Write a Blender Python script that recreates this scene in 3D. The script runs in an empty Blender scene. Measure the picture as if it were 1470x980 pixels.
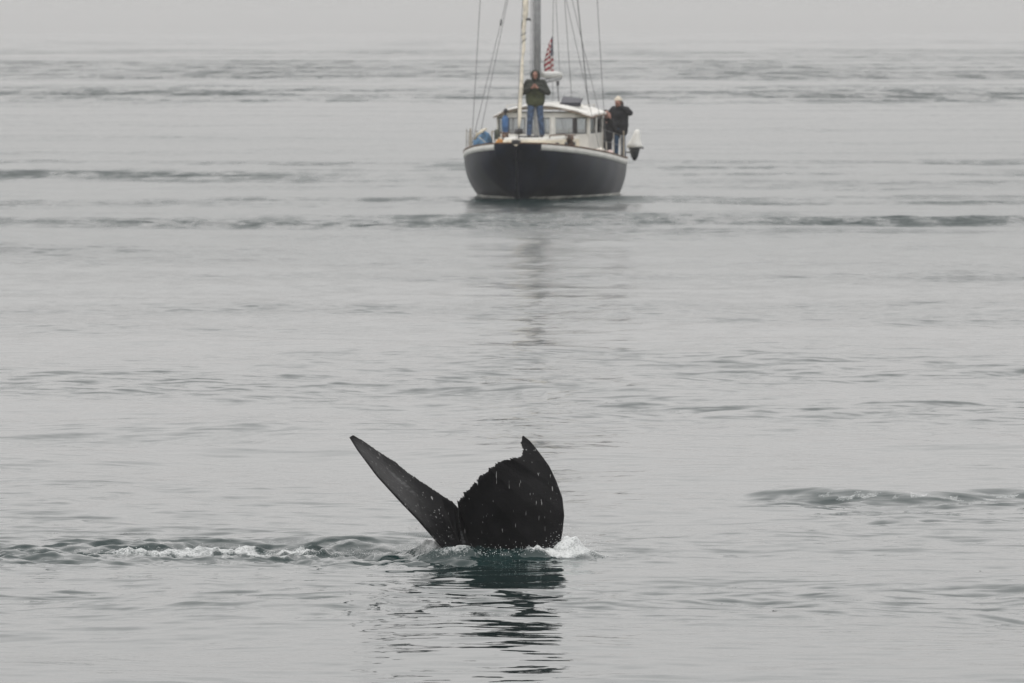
import bpy, bmesh, math, random
import numpy as np
from mathutils import Vector, Matrix
random.seed(7); rng = np.random.default_rng(11)
R = math.radians
scene = bpy.context.scene
COL = scene.collection

# ------------------------------------------------------------------ camera
CAM_H, FOC, HOR = 4.68, 12250.0, 38.0          # eye height, focal length in px of a 1470 px frame, vanishing row
cam_d = bpy.data.cameras.new('camera'); cam = bpy.data.objects.new('camera', cam_d); COL.objects.link(cam)
cam_d.sensor_width = 36; cam_d.lens = 300; cam_d.clip_start = 1; cam_d.clip_end = 40000
cam.location = (0, 0, CAM_H)
cam.rotation_euler = (R(90) - math.atan((490 - HOR) / FOC), 0, 0)
cam_d.dof.use_dof = True; cam_d.dof.focus_distance = 76; cam_d.dof.aperture_fstop = 10
scene.camera = cam

# ------------------------------------------------------------------ sky and light
SUN_EL, SUN_AZ = R(62), R(200)
w = bpy.data.worlds.new('World'); scene.world = w; w.use_nodes = True
nt = w.node_tree; nt.nodes.clear()
N = nt.nodes.new; L = nt.links.new
out = N('ShaderNodeOutputWorld'); bg = N('ShaderNodeBackground'); L(bg.outputs[0], out.inputs[0])
sky = N('ShaderNodeTexSky'); sky.sky_type = 'NISHITA'; sky.sun_disc = False
sky.sun_elevation = SUN_EL; sky.sun_rotation = SUN_AZ; sky.air_density = 1.0; sky.dust_density = 6.0
hsv = N('ShaderNodeHueSaturation'); hsv.inputs['Saturation'].default_value = 0.12
L(sky.outputs[0], hsv.inputs['Color'])
tc = N('ShaderNodeTexCoord'); sp = N('ShaderNodeSeparateXYZ'); L(tc.outputs['Generated'], sp.inputs[0])
pw = N('ShaderNodeMath'); pw.operation = 'POWER'; pw.inputs[1].default_value = .5; pw.use_clamp = True
mxz = N('ShaderNodeMath'); mxz.operation = 'MAXIMUM'; mxz.inputs[1].default_value = 0; L(sp.outputs[2], mxz.inputs[0]); L(mxz.outputs[0], pw.inputs[0])
mr = N('ShaderNodeMapRange')                     # fog-bound overcast: brightens steadily from horizon to zenith
for k, v in (('From Min', 0), ('From Max', 1), ('To Min', 5.0), ('To Max', 15.5)): mr.inputs[k].default_value = v
L(pw.outputs[0], mr.inputs['Value'])
cl = N('ShaderNodeCombineColor')
m2 = N('ShaderNodeMath'); m2.operation = 'MULTIPLY'; m2.inputs[1].default_value = 1.0
L(mr.outputs[0], m2.inputs[0]); L(m2.outputs[0], cl.inputs[1])
for ch, k in ((0, 1.018), (2, .99)):              # a trace of warmth in the cloud
    mc = N('ShaderNodeMath'); mc.operation = 'MULTIPLY'; mc.inputs[1].default_value = k; L(m2.outputs[0], mc.inputs[0]); L(mc.outputs[0], cl.inputs[ch])
mx = N('ShaderNodeMix'); mx.data_type = 'RGBA'; mx.inputs[0].default_value = 0.9
L(hsv.outputs[0], mx.inputs[6]); L(cl.outputs[0], mx.inputs[7]); L(mx.outputs[2], bg.inputs[0])
bg.inputs[1].default_value = 0.1
sd = bpy.data.lights.new('sun', 'SUN'); sun = bpy.data.objects.new('sun', sd); COL.objects.link(sun)
sd.energy = 0.6; sd.angle = R(60); sd.color = (1, .985, .96)
sdir = Vector((math.sin(SUN_AZ) * math.cos(SUN_EL), math.cos(SUN_AZ) * math.cos(SUN_EL), math.sin(SUN_EL)))
sun.rotation_euler = sdir.to_track_quat('Z', 'Y').to_euler()
scene.view_settings.view_transform = 'Standard'; scene.view_settings.look = 'None'
scene.view_settings.exposure = 0.07; scene.view_settings.gamma = 1
scene.cycles.max_bounces = 8; scene.cycles.volume_bounces = 1
scene.cycles.caustics_reflective = False; scene.cycles.caustics_refractive = False

# ------------------------------------------------------------------ helpers
def tag(o, label=None, cat=None, group=None, kind=None):
    for k, v in (('label', label), ('category', cat), ('group', group), ('kind', kind)):
        if v: o[k] = v
    return o
def empty(name, loc=(0, 0, 0), rz=0, label=None, cat=None, group=None):
    o = bpy.data.objects.new(name, None); COL.objects.link(o); o.location = loc; o.rotation_euler = (0, 0, rz)
    o.empty_display_size = .1
    return tag(o, label, cat, group)
MATS = {}
def mat(name, col, rough=.5, metal=0., var=.12, scale=8., spec=.5, col2=None, ramp=(.4, .6), bump=0., bscale=40.):
    if name in MATS: return MATS[name]
    m = bpy.data.materials.new(name); m.use_nodes = True; t = m.node_tree; b = t.nodes['Principled BSDF']
    b.inputs['Roughness'].default_value = rough; b.inputs['Metallic'].default_value = metal
    b.inputs['Specular IOR Level'].default_value = spec
    co = t.nodes.new('ShaderNodeTexCoord'); n = t.nodes.new('ShaderNodeTexNoise')
    n.inputs['Scale'].default_value = scale; n.inputs['Detail'].default_value = 5
    t.links.new(co.outputs['Object'], n.inputs['Vector'])
    r = t.nodes.new('ShaderNodeValToRGB'); c = Vector(col); d = Vector(col2) if col2 else c * (1 - 2 * var)
    r.color_ramp.elements[0].position = ramp[0]; r.color_ramp.elements[1].position = ramp[1]
    r.color_ramp.elements[0].color = (*d, 1); r.color_ramp.elements[1].color = (*(c if col2 else c * (1 + var)), 1)
    t.links.new(n.outputs['Fac'], r.inputs[0]); t.links.new(r.outputs[0], b.inputs['Base Color'])
    if bump:
        n2 = t.nodes.new('ShaderNodeTexNoise'); n2.inputs['Scale'].default_value = bscale; n2.inputs['Detail'].default_value = 3
        t.links.new(co.outputs['Object'], n2.inputs['Vector'])
        bp = t.nodes.new('ShaderNodeBump'); bp.inputs['Strength'].default_value = bump; bp.inputs['Distance'].default_value = .01
        t.links.new(n2.outputs['Fac'], bp.inputs['Height']); t.links.new(bp.outputs[0], b.inputs['Normal'])
    MATS[name] = m; return m

class MB:
    def __init__(s): s.v = []; s.f = []
    def add(s, vs, fs):
        o = len(s.v); s.v += [tuple(v) for v in vs]; s.f += [tuple(i + o for i in f) for f in fs]; return s
    def box(s, a, b, bev=0.0):
        (x0, y0, z0), (x1, y1, z1) = a, b
        return s.hexa([(x0, y0, z0), (x1, y0, z0), (x1, y1, z0), (x0, y1, z0)], [(x0, y0, z1), (x1, y0, z1), (x1, y1, z1), (x0, y1, z1)])
    def hexa(s, lo, hi):
        n = len(lo)
        return s.add(list(lo) + list(hi), [tuple(range(n))[::-1], tuple(range(n, 2 * n))] + [(i, (i + 1) % n, n + (i + 1) % n, n + i) for i in range(n)])
    def seg(s, p, q, z0, z1, th, lean=0.0):         # upright slab along a plan segment
        p, q = Vector((*p, 0)), Vector((*q, 0)); d = (q - p).normalized(); nn = Vector((d.y, -d.x, 0)) * th / 2
        lo = [p - nn, q - nn, q + nn, p + nn]
        return s.hexa([(v.x, v.y, z0) for v in lo], [(v.x, v.y, z1) for v in lo])
    def tube(s, pts, r, n=8, sq=1.0):
        pts = [Vector(p) for p in pts]; rs = r if hasattr(r, '__len__') else [r] * len(pts)
        rings = []
        for i, p in enumerate(pts):
            d = (pts[min(i + 1, len(pts) - 1)] - pts[max(i - 1, 0)]).normalized()
            u = d.cross(Vector((0, 0, 1)) if abs(d.z) < .9 else Vector((0, 1, 0))).normalized(); v = d.cross(u)
            rings.append([p + (u * math.cos(a) + v * math.sin(a) * sq) * rs[i] for a in [2 * math.pi * k / n for k in range(n)]])
        return s.loft(rings, True, True)
    def loft(s, rings, closed=True, caps=False):
        n = len(rings[0]); vs = [v for r in rings for v in r]; fs = []
        for i in range(len(rings) - 1):
            for k in range(n if closed else n - 1):
                k2 = (k + 1) % n
                fs.append((i * n + k, i * n + k2, (i + 1) * n + k2, (i + 1) * n + k))
        if caps: fs += [tuple(range(n))[::-1], tuple(range((len(rings) - 1) * n, len(rings) * n))]
        return s.add(vs, fs)
    def capsule(s, p, rp, q, rq, n=10):
        p, q = Vector(p), Vector(q); d = (q - p); ln = d.length; d = d.normalized() if ln > 1e-6 else Vector((0, 0, 1))
        pts, rs = [], []
        for a in (-80, -55, -25): pts.append(p + d * rp * math.sin(R(a))); rs.append(rp * math.cos(R(a)))
        pts.append(p); rs.append(rp); pts.append(q); rs.append(rq)
        for a in (25, 55, 80): pts.append(q + d * rq * math.sin(R(a))); rs.append(rq * math.cos(R(a)))
        u = d.cross(Vector((0, 0, 1)) if abs(d.z) < .9 else Vector((0, 1, 0))).normalized(); v = d.cross(u)
        return s.loft([[c + (u * math.cos(2 * math.pi * k / n) + v * math.sin(2 * math.pi * k / n)) * r for k in range(n)] for c, r in zip(pts, rs)], True, True)
    def ball(s, c, r, n=12, m=8):
        c = Vector(c); r = r if hasattr(r, '__len__') else (r, r, r)
        return s.loft([[c + Vector((r[0] * math.cos(2 * math.pi * k / n) * math.sin(t), r[1] * math.sin(2 * math.pi * k / n) * math.sin(t), -r[2] * math.cos(t))) for k in range(n)]
                       for t in [.12 + (math.pi - .24) * i / m for i in range(m + 1)]], True, True)
    def build(s, name, m, parent=None, smooth=False, voxel=0, sm=4, bevel=0):
        me = bpy.data.meshes.new(name); me.from_pydata(s.v, [], s.f)
        bm = bmesh.new(); bm.from_mesh(me); bmesh.ops.recalc_face_normals(bm, faces=bm.faces); bm.to_mesh(me); bm.free()
        o = bpy.data.objects.new(name, me); COL.objects.link(o)
        if voxel:
            a = o.modifiers.new('r', 'REMESH'); a.mode = 'VOXEL'; a.voxel_size = voxel
            b = o.modifiers.new('s', 'SMOOTH'); b.iterations = sm; b.factor = .5
            dg = bpy.context.evaluated_depsgraph_get()
            me2 = bpy.data.meshes.new_from_object(o.evaluated_get(dg)); o.modifiers.clear(); o.data = me2; me = me2; smooth = True
        me.materials.clear(); me.materials.append(m)
        if bevel:
            bv = o.modifiers.new('bevel', 'BEVEL'); bv.width = bevel; bv.segments = 2; bv.limit_method = 'ANGLE'; bv.angle_limit = R(40)
        if smooth: me.polygons.foreach_set('use_smooth', [True] * len(me.polygons))
        if parent: o.parent = parent
        return o

# periodic wave tiles, made from a random spectrum
def wave_tile(n, size, lo, hi, seed, direction=R(80), spread=.6):
    g = np.random.default_rng(seed)
    k = np.fft.fftfreq(n, size / n) * 2 * np.pi
    kx, ky = np.meshgrid(k, k, indexing='ij'); kk = np.hypot(kx, ky); kk[0, 0] = 1e9
    lam = 2 * np.pi / kk
    amp = np.where((lam > lo) & (lam < hi), lam ** 1.6, 0) * np.exp(-((lam - lo * .2) / hi) ** 4)
    th = np.arctan2(ky, kx) - direction
    amp = amp * (1 - spread + spread * np.cos(th) ** 2)
    sp_ = amp * np.exp(2j * np.pi * g.random((n, n)))
    h = np.real(np.fft.ifft2(sp_))
    sy = np.gradient(h, size / n, axis=1)
    return (h / sy.std()).astype(np.float32), size
def sample(tile, x, y):
    h, size = tile; n = h.shape[0]
    fx = (x / size * n) % n; fy = (y / size * n) % n
    i = fx.astype(int) % n; j = fy.astype(int) % n; a = fx - np.floor(fx); b = fy - np.floor(fy)
    i2 = (i + 1) % n; j2 = (j + 1) % n
    return (h[i, j] * (1 - a) + h[i2, j] * a) * (1 - b) + (h[i, j2] * (1 - a) + h[i2, j2] * a) * b
def rot(x, y, a): return x * math.cos(a) - y * math.sin(a), x * math.sin(a) + y * math.cos(a)
def sstep(a, b, t):
    t = np.clip((t - a) / (b - a), 0, 1); return t * t * (3 - 2 * t)
def gau(t, c, s): return np.exp(-((t - c) / s) ** 2)

# ------------------------------------------------------------------ sea
WX, WY = -0.07, 75.5            # where the whale's tail stands
def depth_of(row): return CAM_H * FOC / (row - HOR)
def make_sea():
    Y = [-6500, -3000, -1000, -300, -80, 0, 25, 40, 48]
    y = 52.
    while y < 6900:
        Y.append(y)
        st = max(.055, .75 * y * y / (CAM_H * FOC))
        if 71.5 < y < 79.5: st = .032
        y += st if y < 900 else max(st, 8) * (1 + (y - 900) / 3000)
    Y.append(6950); Y = np.array(Y)
    s = [0.]
    while s[-1] < .085: s.append(s[-1] + .00036)
    while s[-1] < 1.0: s.append(s[-1] * 1.12)
    s = np.array(s); s = np.concatenate([-s[:0:-1], s]); 
    nr, nc = len(Y), len(s)
    wid = np.maximum(np.abs(Y), 52)[:, None]
    x = np.clip(s[None, :] * wid, -6950, 6950); yy = np.repeat(Y[:, None], nc, 1)
    x[:6] = s[None, :] * 6950
    near = 1 - sstep(.1, .25, np.abs(s))[None, :] * np.ones((nr, 1))
    T1 = wave_tile(1024, 71., 3.5, 14, 1, R(70)); T2 = wave_tile(1024, 43., .9, 3.2, 2, R(100), .75)
    T3 = wave_tile(1024, 19., .28, .9, 3, R(85), .6); TM = wave_tile(512, 90., 6, 30, 4, 0, 0.)
    TM2 = wave_tile(512, 900., 60, 400, 5, 0, 0.)
    big = sample(TM, x * .35, yy) ; big = big / (np.abs(big).std() + 1e-6)
    far_n = sample(TM2, x * .22, yy); far_n /= far_n.std()
    a1 = sample(T1, *rot(x, yy, .3)); a2 = sample(T2, *rot(x, yy, -.2)); a3 = sample(T3, *rot(x, yy, .15))
    # --- masks: where the breeze or the whale has ruffled the surface
    bands = np.zeros_like(x)
    for c, hw, am in ((206, 11, .70), (222, 9, .45), (281, 38, .62), (560, 45, .3), (850, 200, 1.6), (1150, 130, 1.15), (1720, 170, .9), (2600, 260, .5)):
        wob = c + hw * .35 * far_n + hw * .4 * np.sin(x / (.06 * c) + c)
        bands = np.maximum(bands, am * gau(yy, wob, hw) * np.clip(.75 + .45 * big, .1, 1.5))
    dx, dy = x - WX, yy - WY
    e = np.hypot(dx / 1.5, dy / 1.3)
    wake = sstep(.4, -.3, dx) * (gau(dy, .1 + .25 * np.sin(x * 1.7), .95 + .14 * np.abs(dx)) )          # trail of broken water to the left
    tailw = np.exp(-e ** 2)
    up_c = 84.3 + .25 * np.sin(x * 1.3)
    up = sstep(1.7, 2.6, x) * gau(yy, up_c - .25, .75)
    up2 = sstep(2.6, 3.6, x) * gau(yy, 80.6, .5)
    calm = np.clip(.62 + .36 * big, .34, 1.7)
    slick = np.exp(-((dx - .15) / 1.1) ** 2) * gau(dy, -3.0, 2.6); calm = calm * (1 - .62 * slick)
    g2 = 1 - sstep(150, 330, yy); g3 = 1 - sstep(75, 130, yy)
    z = .016 * a1 + .050 * a2 * calm * g2 + a2 * .05 * bands * g2
    z += a3 * g3 * (.055 * calm + .17 * wake + .05 * tailw + .11 * up + .11 * up2)
    T4 = wave_tile(1024, 8.3, .09, .26, 8, R(80), .4)
    z += .05 * wake * a2 + sample(T4, *rot(x, yy, .4)) * gau(yy, 75.5, 4) * (.20 * wake + .09 * tailw) + sample(T4, x, yy) * gau(yy, 84, 2.5) * (.08 * up)
    z *= near * sstep(30, 52, yy)
    # raised lip of the wake and of the footprint to the right
    z += near * (.055 * sstep(.2, -.8, dx) * gau(dy, 1.2 + .2 * np.sin(x * 2.1), .55) * (1 + .5 * np.sin(x * 3.7 + 1)) * .7)
    z += near * .105 * sstep(1.9, 3.0, x) * gau(yy, up_c + .55 + .15 * np.sin(x * 2.9), .55)
    z += near * .022 * sstep(1.5, 2.2, x) * gau(yy, 82.9, .5) * np.sin(x * 3)
    # rings spreading from the tail
    rr = np.hypot(dx, dy * 1.0)
    z += near * .008 * np.sin(rr * 5.2) * np.exp(-((rr - 2.2) / 1.5) ** 2)
    # water heaped against the flukes
    def foam0(): return gau(dy, 0, .4) * sstep(-.3, -.9, dx)
    def lump(cx, cy, sx, sy, hh): return hh * np.exp(-((x - WX - cx) / sx) ** 2 - ((yy - WY - cy) / sy) ** 2)
    nz = sample(T3, x * 2.3 + 4, yy * 1.1 + 2); nz /= nz.std()
    heap = lump(.55, -.05, .12, .18, .12) + lump(.70, -.15, .13, .2, .06) + lump(.30, -.33, .17, .14, .115) + lump(.05, -.35, .25, .12, .04) + lump(-.42, -.45, .26, .12, .075) + lump(-.62, .15, .2, .12, .10) + lump(-.35, -.15, .3, .12, .05)
    nz2 = sample(T3, x * 5.1 + 9, yy * 2.3); nz2 /= nz2.std()
    z += heap * (1 + .22 * nz + .12 * nz2) + .012 * np.clip(foam0(), 0, 1) * nz2
    foam = 0 * x
    foam += 2.2 * lump(.56, -.12, .12, .22, 1) + 1.2 * lump(.33, -.36, .22, .10, 1) + .9 * lump(-.42, -.45, .26, .13, 1) + 1.3 * lump(-.62, .12, .2, .16, 1) + .8 * lump(.8, -.15, .2, .12, 1)
    fpatch = (.5 + .5 * np.tanh(1.6 * nz))
    foam += .95 * sstep(-.4, -.9, dx) * gau(dy, -.05 + .12 * np.sin(x * 2.6), .32) * (.3 + fpatch) * (.55 + .45 * np.sin(x * 1.9 + .6))
    foam += (.35 + fpatch) * (1.0 * lump(-2.85, .05 , .5, .16, 1) + .9 * lump(-2.0, .15, .35, .12, 1) + .8 * lump(-3.4, 0.0, .3, .14, 1) + 1.1 * lump(-1.85, -.3, .16, .09, 1))
    foam += 1.1 * up * gau(yy, up_c + .25, .35) * sstep(2.4, 3.2, x) * sstep(.6, .9, fpatch)
    foam = np.minimum(foam, .95 + .2 * (e < 1))
    ripple = .095 + .05 * np.clip(big, -1.2, 2)
    ripple = np.clip(ripple, .03, .2) * (1 - .6 * slick) + .25 * bands + .25 * wake + .18 * tailw * 0 + .12 * up + .14 * up2
    med = (1 - g2) * (.020 + .012 * np.clip(big, -1, 2)) + (1 - g2) * .22 * bands
    rough = np.clip(bands, 0, 1.4); base_rough = .03 + .12 * sstep(100, 190, yy) - .05 * sstep(230, 600, yy)
    me = bpy.data.meshes.new('sea')
    co = np.stack([x, yy, z], -1).reshape(-1, 3).astype(np.float32)
    idx = np.arange(nr * nc).reshape(nr, nc)
    q = np.stack([idx[:-1, :-1], idx[:-1, 1:], idx[1:, 1:], idx[1:, :-1]], -1).reshape(-1, 4)
    me.vertices.add(len(co)); me.vertices.foreach_set('co', co.ravel())
    me.loops.add(q.size); me.loops.foreach_set('vertex_index', q.ravel().astype(np.int32))
    me.polygons.add(len(q)); me.polygons.foreach_set('loop_start', (np.arange(len(q)) * 4).astype(np.int32))
    me.polygons.foreach_set('use_smooth', np.ones(len(q), bool))
    for nm, arr in (('ripple', ripple), ('medium', med), ('foam', foam), ('rough', rough), ('base_rough', base_rough)):
        at = me.attributes.new(nm, 'FLOAT', 'POINT'); at.data.foreach_set('value', arr.astype(np.float32).ravel())
    me.update(calc_edges=True)
    print('sea', nr, nc, len(q))
    o = bpy.data.objects.new('sea', me); COL.objects.link(o); tag(o, 'calm grey sea ruffled in long wind bands', None, None, 'structure')
    # material
    m = bpy.data.materials.new('sea_water'); m.use_nodes = True; t = m.node_tree; b = t.nodes['Principled BSDF']; o_ = t.nodes['Material Output']
    nd = t.nodes.new; lk = t.links.new
    b.inputs['Base Color'].default_value = (.010, .024, .024, 1); b.inputs['Roughness'].default_value = .03; b.inputs['IOR'].default_value = 1.333
    geo = nd('ShaderNodeNewGeometry'); tco = nd('ShaderNodeTexCoord')
    def att(n_): a = nd('ShaderNodeAttribute'); a.attribute_name = n_; return a.outputs['Fac']
    def slope(scale, detail, amp_sock, stretch, mulv):
        mp = nd('ShaderNodeMapping'); mp.inputs['Scale'].default_value = stretch; lk(tco.outputs['Object'], mp.inputs[0])
        n_ = nd('ShaderNodeTexNoise'); n_.inputs['Scale'].default_value = scale; n_.inputs['Detail'].default_value = detail
        lk(mp.outputs[0], n_.inputs['Vector'])
        s_ = nd('ShaderNodeVectorMath'); s_.operation = 'SUBTRACT'; s_.inputs[1].default_value = (.5, .5, .5); lk(n_.outputs['Color'], s_.inputs[0])
        f_ = nd('ShaderNodeVectorMath'); f_.operation = 'MULTIPLY'; f_.inputs[1].default_value = (mulv, mulv, 0); lk(s_.outputs[0], f_.inputs[0])
        c_ = nd('ShaderNodeVectorMath'); c_.operation = 'SCALE'; lk(f_.outputs[0], c_.inputs[0]); lk(amp_sock, c_.inputs['Scale'])
        return c_.outputs[0]
    s1 = slope(4.2, 3, att('ripple'), (.5, 1.2, 1), 6.); s2 = slope(.55, 3, att('medium'), (.6, 1, 1), 8.)
    ad = nd('ShaderNodeVectorMath'); lk(s1, ad.inputs[0]); lk(s2, ad.inputs[1])
    ad2 = nd('ShaderNodeVectorMath'); lk(ad.outputs[0], ad2.inputs[0]); lk(geo.outputs['Normal'], ad2.inputs[1])
    nm_ = nd('ShaderNodeVectorMath'); nm_.operation = 'NORMALIZE'; lk(ad2.outputs[0], nm_.inputs[0]); lk(nm_.outputs[0], b.inputs['Normal'])
    pm = nd('ShaderNodeMapping'); pm.inputs['Scale'].default_value = (1.2, .18, 1); lk(tco.outputs['Object'], pm.inputs[0])
    pn = nd('ShaderNodeTexNoise'); pn.inputs['Scale'].default_value = 1; pn.inputs['Detail'].default_value = 5; pn.inputs['Roughness'].default_value = .65; lk(pm.outputs[0], pn.inputs['Vector'])
    pr = nd('ShaderNodeMapRange'); pr.inputs['From Min'].default_value = .46; pr.inputs['From Max'].default_value = .58
    pm2 = nd('ShaderNodeMapping'); pm2.inputs['Scale'].default_value = (.34, .024, 1); lk(tco.outputs['Object'], pm2.inputs[0])
    pn2 = nd('ShaderNodeTexNoise'); pn2.inputs['Scale'].default_value = 1; pn2.inputs['Detail'].default_value = 4; lk(pm2.outputs[0], pn2.inputs['Vector'])
    pmx = nd('ShaderNodeMath'); pmx.operation = 'MULTIPLY_ADD'; pmx.inputs[1].default_value = .5; lk(pn2.outputs['Fac'], pmx.inputs[0])
    phf = nd('ShaderNodeMath'); phf.operation = 'MULTIPLY'; phf.inputs[1].default_value = .5; lk(pn.outputs['Fac'], phf.inputs[0]); lk(phf.outputs[0], pmx.inputs[2]); lk(pmx.outputs[0], pr.inputs['Value'])
    pq = nd('ShaderNodeMath'); pq.operation = 'MULTIPLY'; lk(pr.outputs[0], pq.inputs[0]); lk(att('rough'), pq.inputs[1])
    pa = nd('ShaderNodeMath'); pa.operation = 'MULTIPLY_ADD'; pa.inputs[1].default_value = .47; lk(att('base_rough'), pa.inputs[2]); lk(pq.outputs[0], pa.inputs[0]); lk(pa.outputs[0], b.inputs['Roughness'])
    # foam: white bubbles breaking through where the attribute is high
    fn = nd('ShaderNodeTexNoise'); fn.inputs['Scale'].default_value = 13; fn.inputs['Detail'].default_value = 6; fn.inputs['Roughness'].default_value = .85
    lk(tco.outputs['Object'], fn.inputs['Vector'])
    fn2 = nd('ShaderNodeTexNoise'); fn2.inputs['Scale'].default_value = 55; fn2.inputs['Detail'].default_value = 3; lk(tco.outputs['Object'], fn2.inputs['Vector'])
    fmx = nd('ShaderNodeMix'); fmx.inputs[0].default_value = .45; lk(fn.outputs['Fac'], fmx.inputs[2]); lk(fn2.outputs['Fac'], fmx.inputs[3])
    fm = nd('ShaderNodeMath'); fm.operation = 'MULTIPLY_ADD'; lk(att('foam'), fm.inputs[0]); fm.inputs[1].default_value = .42; lk(fmx.outputs[0], fm.inputs[2])
    fr = nd('ShaderNodeMapRange'); fr.inputs['From Min'].default_value = .74; fr.inputs['From Max'].default_value = 1.02; lk(fm.outputs[0], fr.inputs['Value'])
    fb = nd('ShaderNodeBsdfPrincipled'); fb.inputs['Base Color'].default_value = (.72, .74, .74, 1); fb.inputs['Roughness'].default_value = .6
    bp = nd('ShaderNodeBump'); bp.inputs['Strength'].default_value = 1; bp.inputs['Distance'].default_value = .04; lk(fmx.outputs[0], bp.inputs['Height']); lk(bp.outputs[0], fb.inputs['Normal'])
    ms = nd('ShaderNodeMixShader'); lk(fr.outputs[0], ms.inputs[0]); lk(b.outputs[0], ms.inputs[1]); lk(fb.outputs[0], ms.inputs[2]); lk(ms.outputs[0], o_.inputs['Surface'])
    me.materials.append(m)
    return o
sea = make_sea()

# fog lying on the water
hz = MB().box((-7000, -7000, -1.2), (7000, 7000, 17.5)).build('haze', bpy.data.materials.new('fog')); tag(hz, 'thin grey sea fog', None, None, 'stuff')
hm = hz.data.materials[0]; hm.use_nodes = True; hm.node_tree.nodes.remove(hm.node_tree.nodes['Principled BSDF'])
pv = hm.node_tree.nodes.new('ShaderNodeVolumePrincipled'); pv.inputs['Color'].default_value = (.83, .827, .825, 1)
pv.inputs['Density'].default_value = .00022; pv.inputs['Anisotropy'].default_value = .2
hm.node_tree.links.new(pv.outputs[0], hm.node_tree.nodes['Material Output'].inputs['Volume'])

# ------------------------------------------------------------------ whale
def whale_material():
    m = bpy.data.materials.new('whale_skin'); m.use_nodes = True; t = m.node_tree; b = t.nodes['Principled BSDF']
    nd = t.nodes.new; lk = t.links.new
    tco = nd('ShaderNodeTexCoord')
    n1 = nd('ShaderNodeTexNoise'); n1.inputs['Scale'].default_value = 4; n1.inputs['Detail'].default_value = 8; lk(tco.outputs['Object'], n1.inputs[0])
    uv = nd('ShaderNodeAttribute'); uv.attribute_name = 'pale'
    mp = nd('ShaderNodeMapping'); mp.inputs['Rotation'].default_value = (0, R(-52), 0); mp.inputs['Scale'].default_value = (4, 4, 30); lk(tco.outputs['Object'], mp.inputs[0])
    n2 = nd('ShaderNodeTexNoise'); n2.inputs['Scale'].default_value = 2.2; n2.inputs['Detail'].default_value = 6; lk(mp.outputs[0], n2.inputs[0])
    r1 = nd('ShaderNodeValToRGB'); r1.color_ramp.elements[0].position = .35; r1.color_ramp.elements[0].color = (.0025, .0025, .003, 1)
    r1.color_ramp.elements[1].position = .72; r1.color_ramp.elements[1].color = (.011, .011, .012, 1); lk(n1.outputs[0], r1.inputs[0])
    ml = nd('ShaderNodeMath'); ml.operation = 'MULTIPLY'; lk(uv.outputs['Fac'], ml.inputs[0]); lk(n2.outputs[0], ml.inputs[1])
    mixp = nd('ShaderNodeMix'); mixp.data_type = 'RGBA'; mlr = nd('ShaderNodeMapRange'); mlr.inputs['From Min'].default_value = .3; mlr.inputs['From Max'].default_value = .52; lk(ml.outputs[0], mlr.inputs['Value']); lk(mlr.outputs[0], mixp.inputs[0]); lk(r1.outputs[0], mixp.inputs[6]); mixp.inputs[7].default_value = (.07, .072, .074, 1)
    # rake marks and barnacle scars
    last = mixp.outputs[2]
    for rz, thr, sc in ((R(14), .705, (50, 50, 5)), (R(-30), .72, (52, 52, 6)), (0, .785, (24, 24, 16))):
        m2_ = nd('ShaderNodeMapping'); m2_.inputs['Rotation'].default_value = (0, rz, 0); m2_.inputs['Scale'].default_value = sc; lk(tco.outputs['Object'], m2_.inputs[0])
        n3 = nd('ShaderNodeTexNoise'); n3.inputs['Scale'].default_value = 1.; n3.inputs['Detail'].default_value = 1.5; lk(m2_.outputs[0], n3.inputs[0])
        mr_ = nd('ShaderNodeMapRange'); mr_.inputs['From Min'].default_value = thr; mr_.inputs['From Max'].default_value = thr + .04; mr_.inputs['To Max'].default_value = .7; lk(n3.outputs[0], mr_.inputs['Value'])
        mm = nd('ShaderNodeMix'); mm.data_type = 'RGBA'; lk(mr_.outputs[0], mm.inputs[0]); lk(last, mm.inputs[6]); mm.inputs[7].default_value = (.38, .38, .38, 1); last = mm.outputs[2]
    lk(last, b.inputs['Base Color']); b.inputs['Roughness'].default_value = .42; b.inputs['Specular IOR Level'].default_value = .10
    n4 = nd('ShaderNodeTexNoise'); n4.inputs['Scale'].default_value = 45; n4.inputs['Detail'].default_value = 4; lk(tco.outputs['Object'], n4.inputs[0])
    bp = nd('ShaderNodeBump'); bp.inputs['Strength'].default_value = .35; bp.inputs['Distance'].default_value = .012; lk(n4.outputs[0], bp.inputs['Height']); lk(bp.outputs[0], b.inputs['Normal'])
    return m
def curve(pts, n):                       # resample a list of points evenly, smooth
    p = np.array(pts, float)
    d = np.concatenate([[0], np.cumsum(np.linalg.norm(np.diff(p, axis=0), axis=1))]); d /= d[-1]
    u = np.linspace(0, 1, n * 4); q = np.stack([np.interp(u, d, p[:, k]) for k in range(p.shape[1])], 1)
    ker = np.hanning(13); ker /= ker.sum()
    pad = np.concatenate([2 * q[:1] - q[6:0:-1], q, 2 * q[-1:] - q[-2:-8:-1]])
    q = np.stack([np.convolve(pad[:, k], ker, 'valid') for k in range(p.shape[1])], 1)
    return np.stack([np.interp(np.linspace(0, 1, n), u, q[:, k]) for k in range(p.shape[1])], 1)
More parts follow.
